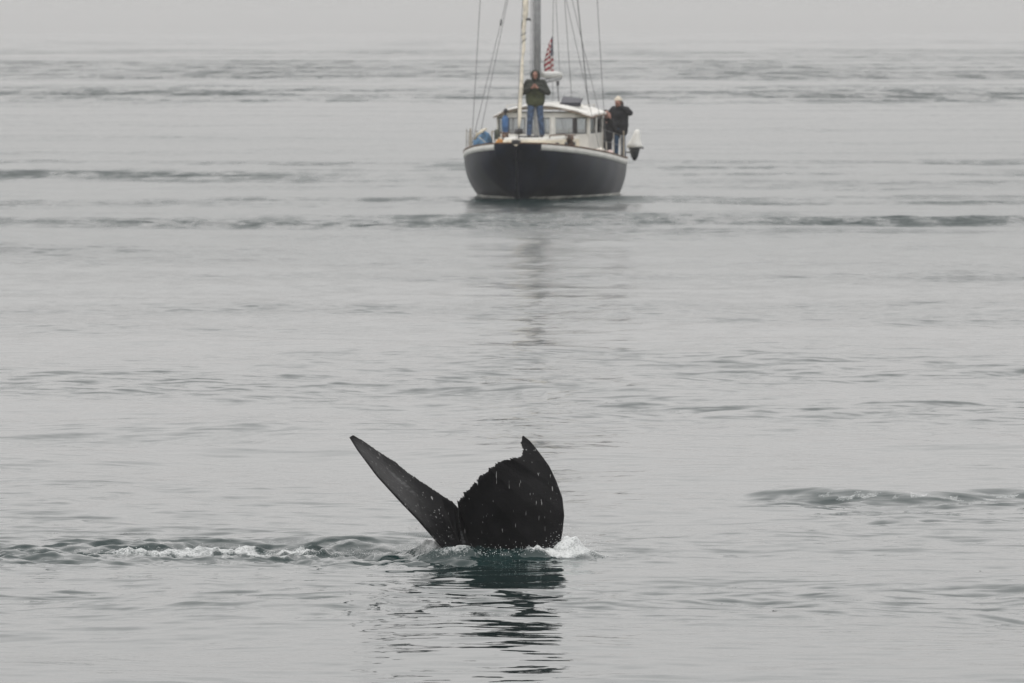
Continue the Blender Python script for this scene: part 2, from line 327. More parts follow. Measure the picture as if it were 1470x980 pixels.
def make_whale():
    S = WY / FOC                          # metres per sketch unit; sketch axes: across, down, away
    P = lambda a, d=0.: ((a[0] - 724) * S, a[2] if len(a) > 2 else d, (797 - a[1]) * S)
    Llead = [(694, 868, .10), (668, 822, .05), (634, 784, -.06), (626, 775, -.08), (601, 746, -.12), (577, 721, -.14), (542, 683, -.12), (513, 645, -.05), (501.5, 627.5, .02)]
    Ltrail = [(658, 731, .18), (650, 723, .26), (633, 713, .33), (612, 699, .36), (587.5, 683, .36), (567, 666, .33), (546, 652, .27), (522, 634, .14), (507, 624.5, .04)]
    Rlead = [(694, 868, .10), (752, 846, .02), (790, 812, -.08), (803, 788, -.10), (808, 763, -.09), (810.5, 739, -.06), (808, 714.5, -.0), (799, 690, .02), (789, 669, .04), (775, 650, .07), (761, 633, .10), (752, 626, .12)]
    Rtrail = [(658, 731, .18), (657, 721, .10), (669, 707, .0), (685, 690, -.07), (702, 672, -.1), (719, 661, -.08), (735, 657, -.08), (748, 656, -.02), (752, 646, .04), (748.5, 636, .09), (750, 627, .12)]
    nu, nv = 200, 44
    V = []; F = []; pale = []
    g = np.random.default_rng(5)
    def patch(lead, trail, side):
        A = curve([P(p) for p in lead], nu); B = curve([P(p) for p in trail], nu)
        u = np.linspace(0, 1, nu); v = np.linspace(0, 1, nv)
        # ragged trailing edge
        jag = np.interp(np.arange(nu), np.arange(0, nu, 2.0), g.normal(0, 1, len(np.arange(0, nu, 2.0)))) * .7 + g.normal(0, .35, nu)
        sc = np.abs(np.sin(u * 44 + 2.2 * np.sin(u * 9))) ** .6 - .6
        amp = (.019 if side > 0 else .010) * np.sin(np.pi * np.clip(u * 1.02, 0, 1)) ** .4
        off = (jag * .6 + sc * (1.0 if side > 0 else .5)) * amp
        dirn = (B - A); dirn /= np.linalg.norm(dirn, axis=1)[:, None] + 1e-6
        w_ = v ** 14
        Pm = A[:, None] * (1 - v[None, :, None]) + B[:, None] * v[None, :, None] + dirn[:, None] * (off[:, None] * w_[None])[..., None]
        # camber of each fluke, deepest inboard of the tip
        cam_ = np.sin(np.pi * v)[None] * (np.sin(np.pi * np.clip(u, 0, 1)) ** .8)[:, None]
        Pm[..., 1] += (.04 if side > 0 else .10) * cam_
        return Pm, u, v
    PL, u, v = patch(Llead, Ltrail, -1); PR, _, _ = patch(Rlead, Rtrail, 1)
    G = np.concatenate([PL[::-1], PR[1:]], 0); U = np.concatenate([-u[::-1], u[1:]])
    # the ridge where the two flukes meet
    ridge = np.exp(-(U / .03) ** 2)[:, None] * np.clip(1 - v * .75, 0, 1)[None]
    G[..., 1] -= .03 * ridge
    du = np.gradient(G, axis=0); dv = np.gradient(G, axis=1); nn = np.cross(du, dv); nn /= np.linalg.norm(nn, axis=2)[..., None] + 1e-9
    if nn[:, :, 1].mean() > 0: nn = -nn
    prof = np.sqrt(np.clip(v, 0, 1)) * (1 - v) ** .8 * 1.9 + .03
    th = (.085 * (1 - np.abs(U)) ** .8 + .016)[:, None] * prof[None] + .10 * np.exp(-(U / .12) ** 2)[:, None] * (1 - v[None]) ** 1.2
    th[:, 0] = 0; th[:, -1] = 0; th[0] = 0; th[-1] = 0
    fr = G + nn * th[..., None] / 2; bk = G - nn * th[..., None] / 2
    n0, n1 = G.shape[:2]
    fidx = np.arange(n0 * n1).reshape(n0, n1); bidx = fidx.copy(); verts = [tuple(p) for p in fr.reshape(-1, 3)]
    for i in range(1, n0 - 1):
        for j in range(1, n1 - 1): bidx[i, j] = len(verts); verts.append(tuple(bk[i, j]))
    faces = []
    for i in range(n0 - 1):
        for j in range(n1 - 1):
            faces.append((fidx[i, j], fidx[i, j + 1], fidx[i + 1, j + 1], fidx[i + 1, j])); faces.append((bidx[i, j], bidx[i + 1, j], bidx[i + 1, j + 1], bidx[i, j + 1]))
    mb = MB(); mb.add(verts, faces)
    pl = np.zeros(len(verts))
    for i in range(n0):
        uu = U[i]
        for j in range(n1):
            vv = v[j]
            p = 0
            if uu < 0:
                a = -uu
                p = .75 * math.exp(-((vv - .50) / .16) ** 2) * math.exp(-((a - .58) / .24) ** 2) + .6 * math.exp(-((vv - .3) / .22) ** 2) * math.exp(-((a - .25) / .14) ** 2) + .25 * math.exp(-((vv - .05) / .05) ** 2)
            else:
                p = .4 * math.exp(-((vv - .06) / .05) ** 2) * (uu > .35) + .25 * math.exp(-((uu - .9) / .07) ** 2)
            p += .9 * math.exp(-(uu / .014) ** 2) * (vv > .1) * (vv < .98)
            pl[fidx[i, j]] = p
    # tail stock running down into the water
    mb.tube([(-.19, .05, -.30), (-.19, .25, -.55), (-.19, .75, -.95), (-.15, 1.6, -1.5), (-.1, 2.8, -2.0)], [.10, .20, .27, .40, .62], 20)
    o = mb.build('whale', whale_material(), None, True)
    at = o.data.attributes.new('pale', 'FLOAT', 'POINT'); arr = np.zeros(len(o.data.vertices), np.float32); arr[:len(pl)] = pl; at.data.foreach_set('value', arr)
    o.location = (WX, WY, 0)
    return tag(o, 'black whale tail with raised ragged flukes sinking into the water', 'whale')
whale = make_whale()

# spray thrown up beside the flukes
sprayb = MB()
for cx, cy, cz, sx, sz, n in ((.58, -.12, .02, .10, .12, 300), (.74, -.2, .0, .12, .06, 150), (.32, -.36, .03, .2, .05, 120), (-.68, .22, .02, .09, .15, 420), (-.42, -.46, .02, .24, .07, 130), (-1.1, -.1, .0, .35, .04, 90), (-2.8, .05, .0, .5, .05, 120)):
    for k in range(3 * n):
        r = random.choice((.0012, .0014, .0018, .002, .0026, .0036))
        c = (cx + random.gauss(0, sx) , cy + random.gauss(0, .08), max(.0, cz + abs(random.gauss(0, sz)) * random.random() ** .6))
        sprayb.ball(c, (r, r, r * random.uniform(.8, 1.6)), 5, 3)
spray = sprayb.build('spray', mat('spray_water', (.75, .77, .77), .25, var=.04), None, True); spray.location = (WX, WY, 0)
tag(spray, 'white water droplets splashing round the whale flukes', None, None, 'stuff')

# ------------------------------------------------------------------ sailboat
YAW = R(7.2)
BX, BY = .105, 230.2
boat = empty('sailboat', (BX, BY, 0), -YAW, 'navy hulled sailboat with white stripe and windowed pilothouse, bow on', 'sailboat')
def on_boat(x, u, z): return (BX + x * math.cos(YAW) + u * math.sin(YAW), BY - x * math.sin(YAW) + u * math.cos(YAW), z)
M_navy = mat('navy_hull', (.0065, .010, .021), .35, var=.25, scale=1.2, spec=.2)
M_white = mat('white_gelcoat', (.68, .67, .63), .4, var=.05, scale=3)
M_cream = mat('cream_deck', (.60, .55, .44), .6, var=.10, scale=5)
M_teak = mat('weathered_teak', (.17, .095, .055), .65, var=.35, scale=14)
M_grey = mat('grey_aluminium', (.34, .345, .35), .45, .4, var=.06)
M_steel = mat('stainless_steel', (.5, .47, .42), .35, .6, var=.1)
M_wire = mat('rigging_wire', (.12, .12, .125), .5, .3, var=.1)
M_sail = mat('furled_sailcloth', (.62, .57, .47), .8, var=.12, scale=6, bump=.3)
M_black = mat('black_fittings', (.012, .012, .014), .45, var=.2)
M_boot = mat('pale_boot_stripe', (.42, .42, .38), .5, var=.25, scale=3)
M_rub = mat('dark_rubber', (.03, .028, .03), .6, var=.2)
HB = [(u_, 1.015 * b_) for u_, b_ in [(0, .10), (.15, .34), (.4, .62), (.8, .92), (1.3, 1.20), (2, 1.47), (3, 1.74), (4.5, 1.98), (6, 2.07), (8, 2.05), (9.5, 1.92), (10.8, 1.68), (11.6, 1.38), (12.0, 1.05), (12.15, .6)]]
SH = [(0, 1.55), (1, 1.47), (3, 1.31), (5, 1.17), (7, 1.05), (9, .99), (12.2, 1.02)]
WB = [(0, 0), (1.15, .02), (1.5, .22), (2.2, .62), (3, 1.0), (4.5, 1.48), (6, 1.72), (8, 1.78), (9.5, 1.62), (10.8, 1.25), (11.6, .8), (12.0, .4), (12.15, .15)]
us = sorted(set([round(v, 3) for v in list(np.linspace(0, 12.15, 60)) + [.05, .1, .15, .22, .3, .4, .5, .65, .8, 12.0, 12.08]]))
sm_ = lambda tab, u: float(np.interp(u, [p[0] for p in tab], [p[1] for p in tab]))
def smooth_tab(tab, u, w_=.35): return sum(sm_(tab, min(max(u + d, tab[0][0]), tab[-1][0])) for d in (-w_, -w_ / 2, 0, w_ / 2, w_)) / 5
def hb(u): return sm_(HB, u) if u < .8 else smooth_tab(HB, u) if u < 11.6 else sm_(HB, u)
def sh(u): return smooth_tab(SH, u, .8)
def wb(u): return min(smooth_tab(WB, u) * 1.06, hb(u) * .97)
def hull_x(u, z):
    s_ = sh(u); b_, w2 = hb(u), wb(u)
    zk = 0. if u >= 1.15 else s_ * (1 - u / 1.15) ** 1.6 * .97    # stem profile rakes aft to the waterline
    if z >= zk:
        t = min(max((z - zk) / max(s_ - zk, 1e-4), 0), 1); return w2 + (b_ - w2) * (1 - (1 - t) ** 2.7)
    if u < 1.15: return 0.0
    t = min(-z / .6, 1); return w2 * math.sqrt(max(1 - t * t, 0)) * .9 + w2 * .1 * (1 - t)
hull = MB(); rings = []
for u in us:
    s_ = sh(u); zs = [s_ - (s_ + .6) * k / 26 for k in range(27)]
    rings.append([(hull_x(u, z), u, z) for z in zs] + [(-hull_x(u, z), u, z) for z in zs[::-1]])
hull.loft(rings, False); n_ = len(rings[0]); hull.f.append(tuple(range((len(rings) - 1) * n_, len(rings) * n_)))
hull.build('hull', M_navy, boat, True)
hull_o = boat.children[0]
for sgn in (1, -1):
    st = MB(); ring = []
    for u in [v for v in us if v >= .4]:
        ring.append([(sgn * (hull_x(u, sh(u) - d) + o_), u, sh(u) - d) for d, o_ in ((.0, .0), (.01, .018), (.085, .02), (.155, .018), (.165, .0))])
    st.loft(ring, False).build('bulwark_stripe', M_white, hull_o, True)
    bs = MB(); ring = []
    for u in [v for v in us if v >= 1.16]:
        ring.append([(sgn * (hull_x(u, z) + o_), u, z) for z, o_ in ((.065, 0), (.06, .012), (.0, .012), (-.1, .012))])
    bs.loft(ring, False).build('boot_stripe', M_boot, hull_o, True)
    cr = MB(); ring = []
    for u in us:
        x_ = sgn * hb(u); z_ = sh(u); ring.append([(x_ + sgn * .03, u, z_), (x_ + sgn * .03, u, z_ + .035), (x_ - sgn * .05, u, z_ + .035), (x_ - sgn * .05, u, z_)])
    cr.loft(ring, True, True).build('cap_rail', M_teak, boat)
dk = MB(); de = lambda u: hull_x(u, sh(u) - .09) - .005
dk.loft([[(-de(u), u, sh(u) - .09), (-(de(u) * .5), u, sh(u) - .06), (0, u, sh(u) - .05), (de(u) * .5, u, sh(u) - .06), (de(u), u, sh(u) - .09)] for u in us if u > .25], False)
dk.build('deck', M_cream, boat, True)
MB().box((-.09, -.22, 1.50), (.09, .35, 1.62)).tube([(-.09, -.18, 1.58), (.09, -.18, 1.58)], .05).build('bow_roller', M_black, boat)
# trunk cabin
def trunk(u0, u1, w0, w1, z0a, z1):
    pl_ = [(-w0 * .7, u0), (w0 * .7, u0), (w0, u0 + .25), (w1, u1), (-w1, u1), (-w0, u0 + .25)]
    m_ = MB(); m_.hexa([(x, u, sh(u) - .12) for x, u in pl_], [(x * .95, u + (.05 if u < u0 + .3 else 0), z1) for x, u in pl_]); return m_
tk = trunk(1.55, 5.6, .62, 1.12, 0, 1.60).build('trunk_cabin', M_cream, boat, bevel=.04)
trunk(1.62, 5.6, .60, 1.10, 0, 1.655).build('cabin_top', M_white, tk, bevel=.03)
for sgn in (1, -1):
    m_ = MB().tube([(sgn * .62, 2.4, 1.65), (sgn * .63, 2.45, 1.72), (sgn * .82, 4.4, 1.72), (sgn * .83, 4.45, 1.65)], .018, 6)
    m_.build('grab_rail', M_teak, tk)
    for u in (2.9, 3.9, 4.7): 
        x_ = .62 + (u - 1.8) * .13
        MB().tube([(sgn * (x_ - .02), u, 1.43), (sgn * (x_ + .05), u, 1.43)], .09, 14).build('porthole', M_black, tk)
MB().box((-.28, 2.7, 1.65), (.28, 3.3, 1.70)).build('hatch', mat('smoked_hatch', (.10, .10, .10), .2), tk, bevel=.01)
# pilothouse: rounded front with five panes, sides with two each
PH = [(-1.25, 9.3), (-1.25, 7.7), (-1.25, 6.0), (-.95, 5.55), (-.35, 5.3), (.35, 5.3), (.95, 5.55), (1.25, 6.0), (1.25, 7.7), (1.25, 9.3)]
ph = MB()
for p, q in zip(PH, PH[1:] + PH[:1]): ph.seg(p, q, .9, 1.72, .05)
pho = ph.build('pilothouse', M_white, boat)
hd = MB()
for p, q in zip(PH, PH[1:] + PH[:1]): hd.seg(p, q, 2.17, 2.30, .05)
hd.build('header', M_white, pho)
gm = bpy.data.materials.new('window_glass'); gm.use_nodes = True; t = gm.node_tree; t.nodes.remove(t.nodes['Principled BSDF'])
tr = t.nodes.new('ShaderNodeBsdfTransparent'); tr.inputs[0].default_value = (.66, .69, .69, 1); gl = t.nodes.new('ShaderNodeBsdfGlossy'); gl.inputs['Roughness'].default_value = .04
gl.inputs['Color'].default_value = (.9, .9, .9, 1); fx = t.nodes.new('ShaderNodeMixShader')
gn = t.nodes.new('ShaderNodeTexNoise'); gn.inputs['Scale'].default_value = 1.2; gr_ = t.nodes.new('ShaderNodeMapRange'); gr_.inputs['To Min'].default_value = .22; gr_.inputs['To Max'].default_value = .36
t.links.new(gn.outputs[0], gr_.inputs['Value']); t.links.new(gr_.outputs[0], fx.inputs[0]); t.links.new(tr.outputs[0], fx.inputs[1]); t.links.new(gl.outputs[0], fx.inputs[2]); t.links.new(fx.outputs[0], t.nodes['Material Output'].inputs[0])
for i, (p, q) in enumerate(zip(PH[:-1], PH[1:])):
    p_, q_ = Vector(p), Vector(q); d = (q_ - p_).normalized()
    wpn = MB().seg(p_ + d * .05, q_ - d * .05, 1.72, 2.17, .012).build('window', gm, pho)
    fr_ = MB(); a_, b_ = p_ + d * .045, q_ - d * .045
    fr_.seg(a_, b_, 1.72, 1.745, .03).seg(a_, b_, 2.145, 2.17, .03).seg(a_, a_ + d * .03, 1.745, 2.145, .03).seg(b_ - d * .03, b_, 1.745, 2.145, .03)
    fr_.build('frame', M_rub, wpn)
for i, p in enumerate(PH):
    r = {4: .05, 5: .085, 7: .075, 8: .06, 3: .055}.get(i, .045)
    if i == 6: MB().box((p[0] - .05, p[1] - .03, 1.72), (p[0] + .05, p[1] + .04, 2.17)).build('post', M_rub, pho)
    else: MB().tube([(p[0], p[1], 1.70), (p[0], p[1], 2.2)], r, 10).build('post', M_white, pho)
def roof_ring(g_, dz, cam_h=.20):
    c = [(-1.25 - g_, 9.5 + g_), (-1.25 - g_, 6.0 - g_ * .4), (-.98 - g_ * .6, 5.5 - g_), (-.37, 5.22 - g_), (.37, 5.22 - g_), (.98 + g_ * .6, 5.5 - g_), (1.25 + g_, 6.0 - g_ * .4), (1.25 + g_, 9.5 + g_)]
    return c
rf = MB(); edge = roof_ring(.12, 0)
nx, ny = 17, 16
def roof_pt(a, b, top):        # a across -1..1, b 0..1 front to back
    half = 1.37; x = a * half
    fu = float(np.interp(abs(x), [0, .37, 1.05, 1.37], [5.08, 5.10, 5.40, 5.95])); u = fu + (9.6 - fu) * b
    z = 2.205 + .29 * (1 - a * a) - .05 * (1 - b) ** 6
    return (x, u, z + (.075 if top else 0))
top_ = [[roof_pt(-1 + 2 * i / (nx - 1), j / (ny - 1), True) for i in range(nx)] for j in range(ny)]
bot_ = [[roof_pt(-1 + 2 * i / (nx - 1), j / (ny - 1), False) for i in range(nx)] for j in range(ny)]
rf.loft([t_ + b_[::-1] for t_, b_ in zip(top_, bot_)], True, True)
rfo = rf.build('roof', M_white, pho, bevel=.02)
ed = MB(); ed.tube([Vector(roof_pt(-1, b / 5, False)) + Vector((-.012, 0, .01)) for b in range(5, 0, -1)] + [Vector(roof_pt(-1 + 2 * i / 24, 0, False)) + Vector((0, -.014, .008)) for i in range(25)] + [Vector(roof_pt(1, b / 5, False)) + Vector((.012, 0, .01)) for b in range(1, 6)], .016, 6)
ed.build('roof_trim', M_teak, rfo)
sp_o = MB(); sp_o.hexa([(.42, 6.5, 2.53), (.97, 6.5, 2.47), (.97, 7.2, 2.66), (.42, 7.2, 2.72)], [(.42, 6.49, 2.56), (.97, 6.49, 2.50), (.97, 7.19, 2.69), (.42, 7.19, 2.75)])
sp_o = sp_o.build('solar_panel', mat('solar_cells', (.012, .014, .028), .35, spec=.3), boat)
for x_ in (.47, .92):
    MB().tube([(x_, 7.1, 2.4), (x_, 7.1, 2.70)], .012, 6).build('bracket', M_steel, sp_o); MB().tube([(x_, 6.55, 2.4), (x_, 6.55, 2.52)], .012, 6).build('bracket', M_steel, sp_o)
MB().box((.40, 6.46, 2.475), (.99, 6.488, 2.575)).build('panel_frame', mat('dark_frame', (.02, .02, .03), .5), sp_o)
for sgn in (1, -1):
    MB().tube([(sgn * 1.05, 6.3, 2.43), (sgn * 1.05, 6.35, 2.50), (sgn * 1.08, 9.0, 2.50), (sgn * 1.08, 9.05, 2.43)], .014, 6).build('roof_rail', M_steel, pho)
# cockpit coaming aft
ck = MB().seg((-1.3, 9.35), (-1.3, 11.2), .9, 1.25, .06).seg((1.3, 9.35), (1.3, 11.2), .9, 1.10, .06).seg((-1.3, 11.2), (1.3, 11.2), .9, 1.25, .06)
ck.build('cockpit_coaming', M_white, boat)
# spars
mast = MB().tube([(0, 4.7, 1.6), (.0, 4.72, 5), (.02, 4.78, 15.2)], [.098, .098, .085], 14, 1.3).build('mast', M_grey, boat, True)
MB().tube([(-1.45, 5.0, 8.1), (0, 4.72, 8.0), (1.5, 5.0, 8.1)], .03, 8).build('spreader', M_grey, mast)
MB().tube([(-.13, 4.62, 1.7), (-.05, 4.66, 15)], .011, 6).build('halyard', M_wire, mast)
MB().tube([(-.19, 4.60, 1.9), (-.06, 4.66, 15)], .007, 6).build('halyard', M_wire, mast)
boom = MB().tube([(0, 4.85, 3.12), (0, 9.9, 3.25)], .07, 12).build('boom', M_grey, boat, True)
sc_ = MB(); sc_.tube([(0.02, 5.0, 3.42), (.03, 5.6, 3.36), (0, 7, 3.34), (.0, 9, 3.34), (.0, 9.75, 3.32), (.0, 9.8, 3.32)], [.08, .10, .11, .11, .10, .05], 14, .85)
sc_.build('sail_cover', mat('pale_sail_cover', (.58, .58, .56), .8, var=.1, bump=.3, bscale=12), boom, True)
MB().tube([(0, 9.3, 3.15), (.05, 9.35, 2.4), (.25, 9.6, 1.2)], .014, 6).tube([(.0, 9.4, 3.16), (.0, 9.4, 3.03)], .045, 8).build('mainsheet', M_wire, boom)
MB().tube([(0, 9.9, 3.25), (.02, 4.8, 15.1)], .006, 6).build('topping_lift', M_wire, boom)
# furled staysail on its stay
A, B = Vector((-.10, 1.45, 1.92)), Vector((0, 4.66, 11.2))
fs = empty('furled_sail', (0, 0, 0)); fs.parent = boat
prof = [(.0, .02), (.02, .045), (.05, .052), (.1, .054), (.15, .05), (.19, .042), (.21, .03), (.222, .045), (.235, .05), (.25, .04), (.265, .052), (.29, .05), (.305, .058), (.315, .045), (.33, .072), (.38, .078), (.6, .09), (.9, .05), (.95, .02)]
def wob(f): return Vector((.014 * math.sin(f * 60), .01 * math.cos(f * 47), 0))
pts = []; rs = []
for k in range(90):
    f = .95 * k / 89; pts.append(A.lerp(B, f) + wob(f) * (1 if .2 < f < .4 else .25)); rs.append(float(np.interp(f, [p[0] for p in prof], [p[1] for p in prof])) * (1 + .05 * math.sin(k * 2.1)))
MB().tube(pts, rs, 12).build('rolled_sail', M_sail, fs, True)
hx = [A.lerp(B, f) + Vector((math.cos(f * 150 + 3 * math.sin(f * 70)), math.sin(f * 150 + 3 * math.sin(f * 70)), 0)) * (float(np.interp(f, [p[0] for p in prof], [p[1] for p in prof])) + .006) + wob(f) for f in np.linspace(.215, .318, 120)]
MB().tube(hx, .011, 5).build('lashing', mat('dark_green_rope', (.05, .055, .05), .8), fs)
f_ = A.lerp(B, .318); MB().tube([f_ + Vector((.05, -.02, .0)), f_ + Vector((.13, -.03, .02)), f_ + Vector((.17, -.03, -.04))], [.03, .035, .015], 8).build('shackle', M_black, fs)
MB().tube([A - Vector((0, .05, .28)), A], .02, 8).tube([A - Vector((0, 0, .16)), A - Vector((0, 0, .12)), A - Vector((0, 0, .03)), A + Vector((0, 0, .0))], [.10, .115, .115, .06], 14).build('furler_drum', M_black, fs, True)
MB().tube([A.lerp(B, .9), B], .008, 6).build('stay', M_wire, fs)
# standing rigging
def wire(a, b, r=.008, name='shroud'): return MB().tube([a, b], r, 6).build(name, M_wire, boat)
for sgn in (1, -1):
    wire((sgn * 1.88, 5.05, sh(5)), (sgn * 1.46, 5.0, 8.1)); wire((sgn * 1.46, 5.0, 8.1), (.02, 4.78, 14.9))
    wire((sgn * 1.80, 4.2, sh(4.2)), (0, 4.7, 9.0), .007); wire((sgn * 1.86, 5.9, sh(5.9)), (0, 4.76, 9.4), .007)
    MB().tube([(sgn * 1.88, 5.05, sh(5)), (sgn * 1.87, 5.05, sh(5) + .35)], .016, 8).build('turnbuckle', M_steel, boat)
wire((.95, 8.9, 2.3), (.62, 6.0, 8.6), .013, 'running_backstay'); wire((0.2, 12.0, 1.1), (.03, 4.85, 15.1), .008, 'backstay')
wire((0, .1, 1.6), (.02, 4.75, 15.1), .007, 'forestay')
t_ = Vector((-1.80, 4.2, sh(4.2))).lerp(Vector((0, 4.7, 9)), .46); MB().capsule(t_ + Vector((0, -.03, -.06)), .028, t_ + Vector((.012, -.03, .06)), .02).build('block', M_black, boat, True)
# stanchions and lifelines
def stanchion(x, u, h_, r=.016, m_=M_steel): return MB().tube([(x, u, sh(u)), (x, u, sh(u) + h_)], [r, r * .9], 8).tube([(x, u, sh(u) - .01), (x, u, sh(u) + .05)], r * 1.6, 8).build('stanchion', m_, boat)
for sgn in (1, -1):
    tops = []
    for u in (.9, 2.6, 4.1, 5.6, 7.2, 8.8): 
        x_ = sgn * (hb(u) - .06); hh = .62
        if not (u < 3): stanchion(x_, u, hh)
        tops.append((x_, u, sh(u) + hh))
    for fz in (0, .3): MB().tube([(p[0], p[1], p[2] - fz) for p in tops[2:]], .006, 5).build('lifeline', M_wire, boat)
M_rail = mat('tan_rail', (.34, .29, .22), .55, var=.15)
for x_, u in ((-1.93, 5.3), (-1.93, 6.6)): MB().tube([(x_, u, sh(u)), (x_, u, sh(u) + .72)], .022, 8).build('gate_post', M_rail, boat)
MB().tube([(-1.93, 5.3, sh(5.3) + .45), (-1.93, 6.6, sh(6.6) + .5)], .014, 6).build('gate_rail', M_rail, boat)
pp = [(1.86, 9.4), (1.78, 10.2), (1.62, 11.0), (1.2, 11.75), (.4, 12.0), (-.4, 12.0), (-1.2, 11.75), (-1.62, 11.0), (-1.86, 9.4)]
psh = empty('pushpit'); psh.parent = boat
MB().tube([(x, u, 1.74) for x, u in pp], .02, 8).build('top_rail', M_rail, psh); MB().tube([(x, u, 1.38) for x, u in pp], .014, 8).build('mid_rail', M_rail, psh)
for i, (x, u) in enumerate(pp): MB().tube([(x, u, sh(min(u, 12.1))), (x, u, 1.74)], .024 if i < 3 else .018, 8).build('post', M_rail, psh)
# winches and cleats along the port deck
for x_, u in ((.98, 4.2), (-.7, 3.2)):
    MB().tube([(x_, u, sh(u) + .15), (x_, u, sh(u) + .35), (x_, u, sh(u) + .36), (x_, u, sh(u) + .46)], [.09, .075, .10, .09], 14).tube([(x_ - .14, u, sh(u) + .48), (x_ + .14, u - .05, sh(u) + .48)], .02, 6).tube([(x_, u, sh(u) - .1), (x_, u, sh(u) + .2)], .11, 10).build('winch', mat('brown_winch', (.10, .06, .04), .5, var=.3), boat, True)
for u in (1.2, 3.4, 8.2): 
    x_ = hb(u) - .14; z_ = sh(u) - .08
    MB().tube([(x_, u - .13, z_ + .07), (x_, u + .13, z_ + .07)], .016, 6).tube([(x_, u, z_), (x_, u, z_ + .07)], .03, 6).build('cleat', M_black, boat)

# ------------------------------------------------------------------ loose gear on the boat
def on_deck(name, x, u, z, label, cat, group=None, rz=0): return empty(name, on_boat(x, u, z), -YAW + rz, label, cat, group)
M_blue = mat('blue_canvas', (.075, .17, .29), .75, var=.2, scale=9, bump=.4, bscale=14)
b1 = on_deck('dinghy_bundle', -1.42, 4.0, sh(4) - .07, 'rounded bundle under a blue canvas cover on the foredeck edge', 'bundle')
cv = MB(); rings = []
for i in range(12):
    f = i / 11; u_ = -.55 + 1.1 * f; k = math.sin(math.pi * min(max(f, .04), .96)) ** .35
    rings.append([(.24 * k * math.cos(a) + .04 * math.sin(3 * a + i), u_, max(0, .06 + .60 * k * max(0, math.sin(a)) ** .7 + .015 * math.sin(5 * a + 2 * i))) for a in np.linspace(0, math.pi, 15)])
cv.loft([[Vector(p) for p in r] for r in rings], True, True).build('canvas_cover', M_blue, b1, True)
MB().tube([(-.16, -.5, .42), (-.08, -.56, .56), (0.05, -.5, .66), (.05, .3, .70)], [.025, .045, .045, .03], 8).build('edge_roll', M_cream, b1, True)
MB().tube([(.225, -.56, .05), (.13, -.59, .36), (-.05, -.57, .5)], .01, 5).build('tie_rope', M_sail, b1)
j = on_deck('jerry_can', -1.03, 3.55, sh(3.55) - .07, 'white plastic jug standing beside the blue bundle', 'jug')
MB().hexa([(-.1, -.12, 0), (.06, -.12, 0), (.06, .12, 0), (-.1, .12, 0)], [(.0, -.08, .34), (.09, -.08, .34), (.09, .08, .34), (.0, .08, .34)]).build('body', M_white, j, bevel=.03); MB().tube([(.045, 0, .33), (.045, 0, .40)], .03, 10).build('cap', M_white, j)
d_ = on_deck('gear_bag', -1.0, 4.0, sh(4) - .07, 'dark olive cylindrical bag strapped behind the white jug', 'bag')
MB().capsule((0, 0, .12), .10, (-.02, 0, .62), .085, 14).build('sack', mat('olive_sack', (.055, .06, .045), .8, var=.25, bump=.4), d_, True); MB().tube([(.09, -.04, .3), (.0, -.105, .31), (-.1, -.04, .3)], .012, 6).build('strap', M_black, d_)
ob = on_deck('mooring_buoy', -.82, 3.0, sh(3) - .065, 'orange round float lying on the foredeck beside the furled blue awning', 'buoy')
MB().ball((0, 0, .22), (.13, .13, .15), 16, 10).build('float', mat('orange_float', (.50, .22, .04), .6, var=.2), ob, True); MB().tube([(0, 0, .34), (0, 0, .42)], .03, 8).build('eye', M_cream, ob); MB().tube([(0, 0, -.0), (0, 0, .1)], .05, 8).build('stem', M_cream, ob)
aw = on_deck('rolled_awning', -.70, 3.4, sh(3.4) - .06, 'tall rolled blue awning with dark cap standing before the pilothouse window', 'awning')
aw.scale = (1.05, 1.05, 1.28)
MB().tube([(0.02, 0, 0), (.02, 0, .15), (.01, .0, .36), (.0, 0, .40), (-.02, 0, .5), (-.02, 0, .72), (-.01, 0, .80)], [.05, .065, .055, .045, .085, .09, .05], 12).build('cloth', mat('royal_blue_cloth', (.05, .12, .26), .8, var=.25, bump=.4, bscale=20), aw, True)
MB().tube([(-.01, 0, .78), (-.01, 0, .86)], .022, 8).ball((-.01, 0, .90), (.06, .06, .055)).build('cap', M_rub, aw, True); MB().tube([(-.09, 0, .41), (0, -.07, .41), (.09, 0, .41)], .014, 6).build('tie', M_sail, aw)
for i, (u, x_, lab, c) in enumerate(((4.9, 1.72, 'white cylindrical fender lying along the port side deck', (.7, .66, .6)), (6.4, 1.8, 'pinkish fender lying on the side deck below the pilothouse', (.60, .46, .43)))):
    fo = on_deck('fender', x_, u, sh(u) - .02, lab, 'fender'); mm_ = mat('fender_vinyl_%d' % i, c, .45, var=.08)
    MB().capsule((0, -.28, .1), .10, (0, .28, .1), .10, 14).build('body', mm_, fo, True)
    for a_, c_ in ((-.37, -.45), (.37, .45)): MB().tube([(0, a_, .1), (0, c_, .1)], .035, 8).build('end_eye', mat('dark_red_eye', (.12, .04, .035), .6), fo)
rc = on_deck('rope_coil', 1.62, 7.9, sh(7.9) - .085, 'coiled pale rope with dark red flecks on the side deck', 'rope')
MB().tube([(.15 * math.cos(a) * (1 - .04 * (a / 6.28)), .2 * math.sin(a), .03 + .035 * a / 6.28) for a in np.linspace(0, 6.28 * 6, 120)], .024, 6).build('coil', mat('flecked_rope', (.55, .47, .42), .9, col2=(.25, .09, .08), scale=30), rc, True)
